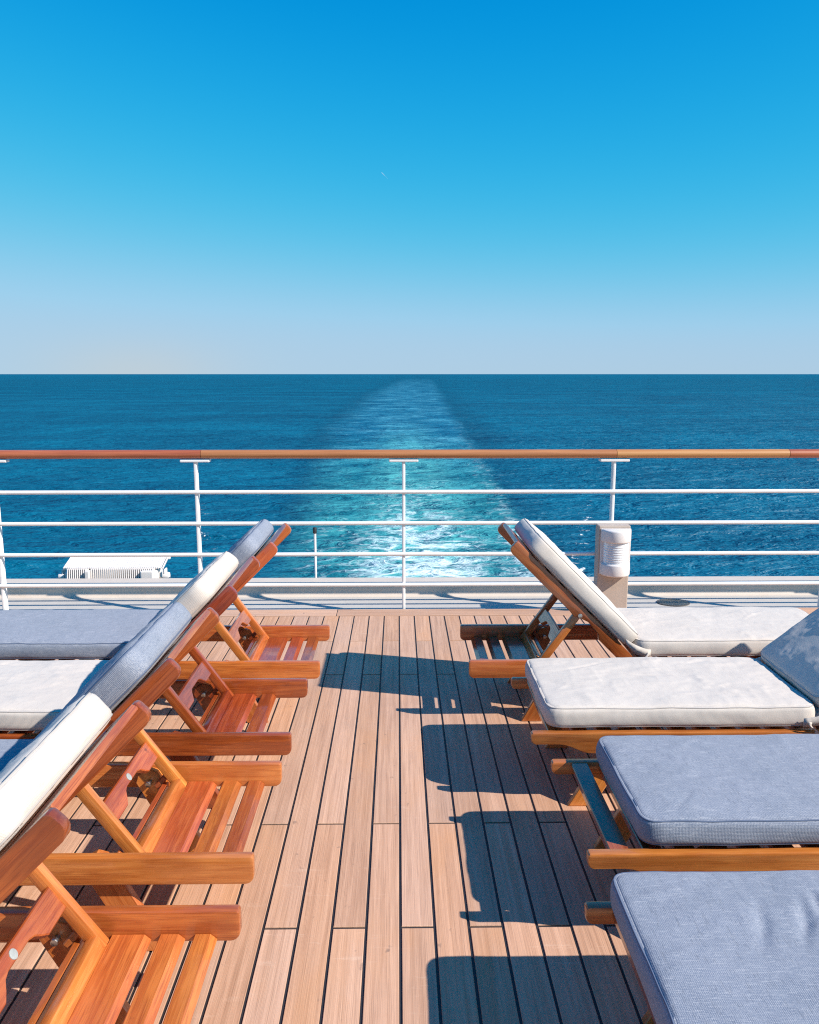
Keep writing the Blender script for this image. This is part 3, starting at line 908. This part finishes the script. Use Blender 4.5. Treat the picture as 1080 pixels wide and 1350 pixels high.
def make_cushion(label, loc, rz, kind, seed, seat_end=0.06, seat_creases=(), group=None, back_angle=45.0, width=0.545, soft=1.0):
    root = empty('lounger_cushion', loc, rz)
    tag(root, label, 'cushion', group)
    mat = M['blue'] if kind == 'blue' else M['white_cloth']
    pip = M['pipe_blue'] if kind == 'blue' else M['pipe_white']
    T = 0.082
    s0 = HINGE + 0.034
    L = LEN - seat_end - s0
    me, pms = pad_mesh('seat_pad', L, width, T, mat, pip, seed, seat_creases, soft=soft)
    sp = mobj('seat_pad', me, root, (s0 + L / 2, 0, 0.3115 + T / 2 + 0.010))
    for pm in pms: mobj('piping', pm, sp)
    A = R(back_angle); ca, sa = math.cos(A), math.sin(A)
    def on_back(sv, nv):
        return (HINGE - ca * sv + sa * nv, 0.302 + sa * sv + ca * nv)
    L2 = 0.672
    me, pms = pad_mesh('back_pad', L2, width - 0.01, T, mat, pip, seed + 50, (), soft=soft)
    bx, bz = on_back(0.045 + L2 / 2, 0.031 + T / 2 + 0.008)
    bp = mobj('back_pad', me, root, (bx, 0, bz))
    bp.rotation_euler = Matrix(((-ca, 0, sa), (0, -1, 0), (sa, 0, ca))).to_euler()
    for pm in pms: mobj('piping', pm, bp)
    # cloth hinge between the two pads and the tie tapes at each side
    rng = random.Random(seed)
    a = Vector((*[on_back(0.06, 0.062)[0]], 0, on_back(0.06, 0.062)[1]))
    b = Vector((s0 + 0.02, 0, 0.3115 + 0.050))
    wv = Vector((0, 1, 0))
    path = []
    for k in range(9):
        t = k / 8
        p = a.lerp(b, t) + Vector((0.0, 0, -0.030 * math.sin(math.pi * t)))
        path.append((p, wv, Vector((0.5, 0, 1))))
    mobj('hinge_cloth', ribbon_mesh('hinge_cloth', path, width - 0.03, 0.004, mat), root)
    tm = M['tie_blue'] if kind == 'blue' else mat
    for s in (-1, 1):
        y = s * (width / 2 + 0.010)
        # a tab of cloth buttoned over the joint, with one loose tail
        pts = []
        qx, qz = on_back(0.085, 0.055)
        for k in range(9):
            t = k / 8
            bow = math.sin(math.pi * t)
            pts.append((Vector((s0 + 0.062 + (qx - s0 - 0.062) * t, y + s * (0.004 + 0.010 * bow + 0.003 * rng.uniform(-1, 1)), 0.345 + (qz - 0.345) * t - 0.010 * bow)), Vector((0.25 * math.sin(5 * t), 0.12 * s, 1)), Vector((0, s, 0.1))))
        mobj('tie_tab', ribbon_mesh('tie_tab', pts, 0.036, 0.005, mat), root)
        pts = []
        for k in range(9):
            t = k / 8
            pts.append((Vector((s0 + 0.045 - 0.030 * t + 0.008 * math.sin(6 * t), y + s * (0.016 + 0.006 * math.sin(4 * t + s)), 0.355 - 0.052 * t)), Vector((1, 0.3 * s * math.sin(4 * t), 0.3)), Vector((0, s, 0.1))))
        mobj('tie', ribbon_mesh('tie', pts, 0.014, 0.002, tm), root)
    return root

YC = (3.90, 3.13, 2.355, 1.58)                     # the four rows, farthest first
PI = math.pi
left_end = (-0.365, -0.398, -0.402, -0.396)
WA = ('wood_a', 'wood_b', 'wood_a', 'wood_c', 'wood_a')
WB = ('wood_b', 'wood_b', 'wood_b', 'wood_b', 'wood_b')
WC = ('wood_c', 'wood_a', 'wood_b', 'wood_c', 'wood_a')
WD = ('wood_a', 'wood_a', 'wood_b', 'wood_c', 'wood_a')
GL, GC = 'reclining sun loungers on the teak deck', 'cushions on the sun loungers'
lw = (WA, WB, WC, WD)
llab = ('orange varnished wooden sun lounger on the left nearest the railing, under a blue cushion',
        'dark red-brown sun lounger with one end slat missing, second from the railing on the left',
        'bright orange wooden sun lounger third from the railing on the left, under a blue cushion',
        'wooden sun lounger in the near left corner, its white cushion closest to the camera')
clab = ('blue cushion on the left lounger nearest the railing, its seat in front of the gutter',
        'off-white cushion on the dark red-brown lounger with the missing slat',
        'blue cushion on the third left lounger, between two white ones',
        'white cushion leaning up in the left foreground, nearest the camera')
for i in range(4):
    loc = (left_end[i], YC[i], 0)
    make_lounger(llab[i], loc, PI, lw[i], skip_end_slat=(i == 1), group=GL, jit=i, plug=i > 1)
    make_cushion(clab[i], loc, PI, 'blue' if i in (0, 2) else 'white', 3 + i, group=GC)

# right side: the farthest has its head to the aisle, the other three their feet
rlab = ('wooden sun lounger by the lamp post, its raised back toward the aisle on the right',
        'right sun lounger with its foot to the aisle under the flat off-white cushion',
        'amber sun lounger on the right with a bare foot slat beside its blue cushion',
        'sun lounger at the lower right corner, mostly hidden by its blue cushion')
rclab = ('off-white cushion with its back raised in front of the lamp post',
         'thick off-white cushion lying flat second from the railing on the right',
         'blue cushion on the right lying between the off-white one and the corner one',
         'wrinkled blue cushion at the lower right corner of the deck')
make_lounger(rlab[0], (0.325, YC[0], 0), 0.0, WA, group=GL, jit=21)
make_cushion(rclab[0], (0.325, YC[0], 0), 0.0, 'white', 21, group=GC)
foot = (0.0, 0.49, 0.523, 0.465)
cend = (0.0, 0.06, 0.15, 0.055)
dcreases = [(0.52, 0.08, 1.2, 0.11, 0.008, -0.017), (0.36, 0.06, 1.15, 0.12, 0.013, -0.009), (0.26, 0.05, 1.2, 0.12, 0.015, -0.007), (0.42, 0.13, 1.3, 0.06, 0.008, -0.009), (0.5, -0.12, 0.2, 0.14, 0.025, 0.012)]
dcreases = [(0.48 - c[0] + 0.0, -c[1], c[2], c[3], c[4], c[5]) for c in dcreases]
for i, ww in ((1, WC), (2, ('wood_c', 'wood_b', 'wood_a', 'wood_c', 'wood_a')), (3, WA)):
    loc = (foot[i] + LEN, YC[i], 0)
    make_lounger(rlab[i], loc, PI, ww, group=GL, jit=30 + i, back_angle=38.0)
    make_cushion(rclab[i], loc, PI, 'white' if i == 1 else 'blue', 30 + i, seat_end=cend[i], group=GC, back_angle=38.0,
                 seat_creases=dcreases if i == 3 else ())

# ------------------------------------------------------------------ lamp post
def build_lamp():
    root = empty('lamp_post', (1.468, 5.44, 0.0))
    tag(root, 'beige square lamp post with white half-round deck light in front of the railing', 'lamp post')
    H = 0.605
    bm = box_bm(0.215, 0.10, H, 0.006, 2, at=(0, 0.05, H / 2))
    mobj('post', mesh_from_bm('post', bm, M['post']), root)
    def half(rx, ry, z0, z1, mat, name, bev=0.004):
        pts = [(rx, 0.0)] + [(rx * math.cos(R(a)), -ry * math.sin(R(a)) - 0.012) for a in range(0, 181, 12)] + [(-rx, 0.0)]
        b = bmesh.new()
        lo = [b.verts.new((x, y, z0)) for x, y in pts]; hi = [b.verts.new((x, y, z1)) for x, y in pts]
        f1 = b.faces.new(lo); f2 = b.faces.new(list(reversed(hi)))
        for k in range(len(pts)):
            q = (k + 1) % len(pts)
            b.faces.new((lo[k], hi[k], hi[q], lo[q]))
        bmesh.ops.recalc_face_normals(b, faces=b.faces)
        if bev: bmesh.ops.bevel(b, geom=list(set(f1.edges) | set(f2.edges)), offset=bev, segments=3, affect='EDGES', profile=0.5)
        return mobj(name, shade_auto(mesh_from_bm(name, b, mat), 40), root)
    bk = box_bm(0.205, 0.016, 0.315, 0.004, 2, at=(0.006, -0.008, H - 0.018 - 0.1575))
    mobj('back_plate', mesh_from_bm('back_plate', bk, M['lampwhite']), root)
    half(0.100, 0.105, H - 0.105, H - 0.018, M['lampwhite'], 'lamp_hood', 0.012).location = (0.006, 0, 0)
    half(0.100, 0.105, H - 0.335, H - 0.250, M['lampwhite'], 'lamp_base', 0.012).location = (0.006, 0, 0)
    # ribbed glass
    b = bmesh.new()
    rows = []
    nz = 46
    rr = random.Random(4)
    for k in range(nz + 1):
        z = H - 0.252 + (0.150) * k / nz
        rib = 0.0014 * math.sin(k / nz * math.pi * 2 * 9)
        rows.append([b.verts.new(((0.084 + rib) * math.cos(R(a)), -(0.088 + rib) * math.sin(R(a)) - 0.014, z)) for a in range(0, 181, 9)])
    for A_, B_ in zip(rows[:-1], rows[1:]):
        for q in range(len(A_) - 1): b.faces.new((A_[q], A_[q + 1], B_[q + 1], B_[q]))
    nt = NT('ribbed_lamp_glass')
    nt.set(Base_Color=(0.86, 0.87, 0.88), Roughness=0.22, Transmission_Weight=0.25, IOR=1.3)
    lens = mobj('lens', mesh_from_bm('lens', b, nt.m, True), root, (0.006, 0, 0))
    b = cyl_bm(0.034, 0.15, 16, at=(0.006, -0.045, H - 0.177))
    mobj('lamp_tube', mesh_from_bm('lamp_tube', b, M['lampwhite'], True), root)
build_lamp()

# ------------------------------------------------------------------ drain grate in the gutter
def build_grate():
    root = empty('drain_grate', (2.06, 5.92, GUT_Z))
    tag(root, 'round dark drain grate set in the pale gutter right of the lamp post', 'drain grate')
    b = bmesh.new()
    N = 36
    rings = []
    for r, z in ((0.122, 0.001), (0.122, 0.007), (0.106, 0.007), (0.106, 0.001)):
        rings.append([b.verts.new((r * math.cos(2 * PI * k / N), 0.8 * r * math.sin(2 * PI * k / N), z)) for k in range(N)])
    for q in range(3):
        for k in range(N): b.faces.new((rings[q][k], rings[q][(k + 1) % N], rings[q + 1][(k + 1) % N], rings[q + 1][k]))
    mobj('rim', mesh_from_bm('rim', b, M['grate']), root)
    b = cyl_bm(0.112, 0.002, 32, at=(0, 0, 0.0015)); bmesh.ops.scale(b, vec=(1, 0.8, 1), verts=b.verts)
    mobj('drain_floor', mesh_from_bm('drain_floor', b, M['black']), root)
    for ang in (40, -40):
        c, s = math.cos(R(ang)), math.sin(R(ang))
        for k in range(-8, 9):
            off = k * 0.0125
            ox, oy = -s * off, c * off
            # chord of the ellipse
            aa = (c / 0.106) ** 2 + (s / 0.085) ** 2
            bb = 2 * (ox * c / 0.106 ** 2 + oy * s / 0.085 ** 2)
            cc = (ox / 0.106) ** 2 + (oy / 0.085) ** 2 - 1
            ds = bb * bb - 4 * aa * cc
            if ds <= 0: continue
            t0, t1 = (-bb - math.sqrt(ds)) / (2 * aa), (-bb + math.sqrt(ds)) / (2 * aa)
            tm = (t0 + t1) / 2
            b = box_bm(t1 - t0, 0.004, 0.004)
            mobj('grate_bar', mesh_from_bm('grate_bar', b, M['steel']), root, (ox + c * tm, oy + s * tm, 0.0055 + (0.0012 if ang > 0 else 0)), (0, 0, R(ang)))
build_grate()

# ------------------------------------------------------------------ floodlight beyond the coaming
def build_floodlight():
    root = empty('floodlight', (-2.33, 6.58, -0.075))
    tag(root, 'white finned floodlight on a bracket just outside the coaming on the left', 'floodlight')
    Wd = 0.74
    mobj('housing', mesh_from_bm('housing', box_bm(Wd, 0.20, 0.13, 0.018, 3, at=(0, 0, 0.055)), M['lampwhite']), root)
    mobj('top_cover', mesh_from_bm('top_cover', box_bm(Wd + 0.08, 0.03, 0.022, 0.006, 2, at=(0.02, 0.11, 0.185)), M['lampwhite']), root)
    fin = mesh_from_bm('fin', box_bm(0.008, 0.16, 0.115, 0.002, 1), M['lampwhite'])
    for k in range(44):
        x = -Wd / 2 + 0.035 + k * 0.0158
        if 10 <= k <= 11: continue
        f = mobj('fin', fin, root, (x, -0.055, 0.075), (R(-14), 0, 0))
    mobj('top_panel', mesh_from_bm('top_panel', box_bm(Wd + 0.03, 0.188, 0.014, 0.004, 1), M['lampwhite']), root, (0, 0.03, 0.1655), (R(18), 0, 0))
    tf = mesh_from_bm('top_fin', box_bm(0.007, 0.19, 0.02, 0.002, 1), M['lampwhite'])
    for k in range(46):
        mobj('top_fin', tf, root, (-Wd / 2 - 0.02 + k * 0.0178, 0.03, 0.165), (R(18), 0, 0))
    mobj('junction_box', mesh_from_bm('junction_box', box_bm(0.10, 0.05, 0.13, 0.008, 2, at=(Wd / 2 - 0.06, -0.14, 0.07)), M['lampwhite']), root)
    mobj('clamp', mesh_from_bm('clamp', box_bm(0.035, 0.05, 0.14, 0.006, 2, at=(-Wd / 2 + 0.20, -0.135, 0.065)), M['lampwhite']), root)
    for s in (-1, 1):
        mobj('bracket_arm', mesh_from_bm('bracket_arm', box_bm(0.014, 0.07, 0.34, 0.004, 1, at=(s * (Wd / 2 + 0.045), 0, -0.05)), M['lampwhite']), root)
        mobj('pivot_knob', shade_auto(mesh_from_bm('pivot_knob', cyl_bm(0.032, 0.05, 16, axis='X', at=(s * (Wd / 2 + 0.055), -0.01, 0.06), bevel=0.006), M['lampwhite'])), root)
        mobj('pivot_bolt', mesh_from_bm('pivot_bolt', cyl_bm(0.012, 0.13, 10, axis='X', at=(s * (Wd / 2 + 0.03), -0.03, 0.045)), M['steel']), root)
    mobj('bracket', mesh_from_bm('bracket', box_bm(Wd + 0.14, 0.08, 0.02, 0.004, 1, at=(0, 0, -0.215)), M['lampwhite']), root)
    mobj('bracket_strut', mesh_from_bm('bracket_strut', box_bm(0.05, 0.42, 0.05, 0.004, 1, at=(0, -0.17, -0.25)), M['lampwhite']), root)
build_floodlight()

# ------------------------------------------------------------------ thin pole beyond the coaming
def build_pole():
    root = empty('antenna_pole', (-0.67, 6.45, -0.45))
    tag(root, 'thin white pole with a black tip standing just outside the coaming', 'pole')
    mobj('mast', shade_auto(mesh_from_bm('mast', cyl_bm(0.0105, 0.82, 12, at=(0, 0, 0.41)), M['white'])), root)
    mobj('tip', shade_auto(mesh_from_bm('tip', cyl_bm(0.016, 0.05, 12, at=(0, 0, 0.835), bevel=0.005), M['black'])), root)
    mobj('bracket', mesh_from_bm('bracket', box_bm(0.04, 0.20, 0.03, 0.004, 1, at=(0, -0.09, 0.15)), M['white']), root)
build_pole()

# ------------------------------------------------------------------ contrail far away
def build_contrail():
    d = 9000.0
    f = 1080.0
    def at(px, py, dd):
        v = Vector(((px - 540) / f, -(py - 675) / f, -1.0))
        v = cam.rotation_euler.to_matrix() @ v
        return Vector(cam.location) + v * dd
    a, b = at(503.0, 227.2, d), at(511.5, 235.5, d * 1.04)
    path = [a.lerp(b, k / 12) for k in range(13)]
    nt = NT('contrail_vapour'); nt.set(Base_Color=(0.85, 0.86, 0.88), Roughness=1.0, Alpha=0.28)
    o = mobj('contrail', tube_mesh('contrail', path, lambda t: 0.4 + 3.6 * math.sin(math.pi * min(1.0, t * 1.4 + 0.15) * 0.98) * (1 - t) ** 0.5, nt.m, n=8))
    tag(o, 'tiny white contrail high in the clear blue sky', 'contrail')
build_contrail()
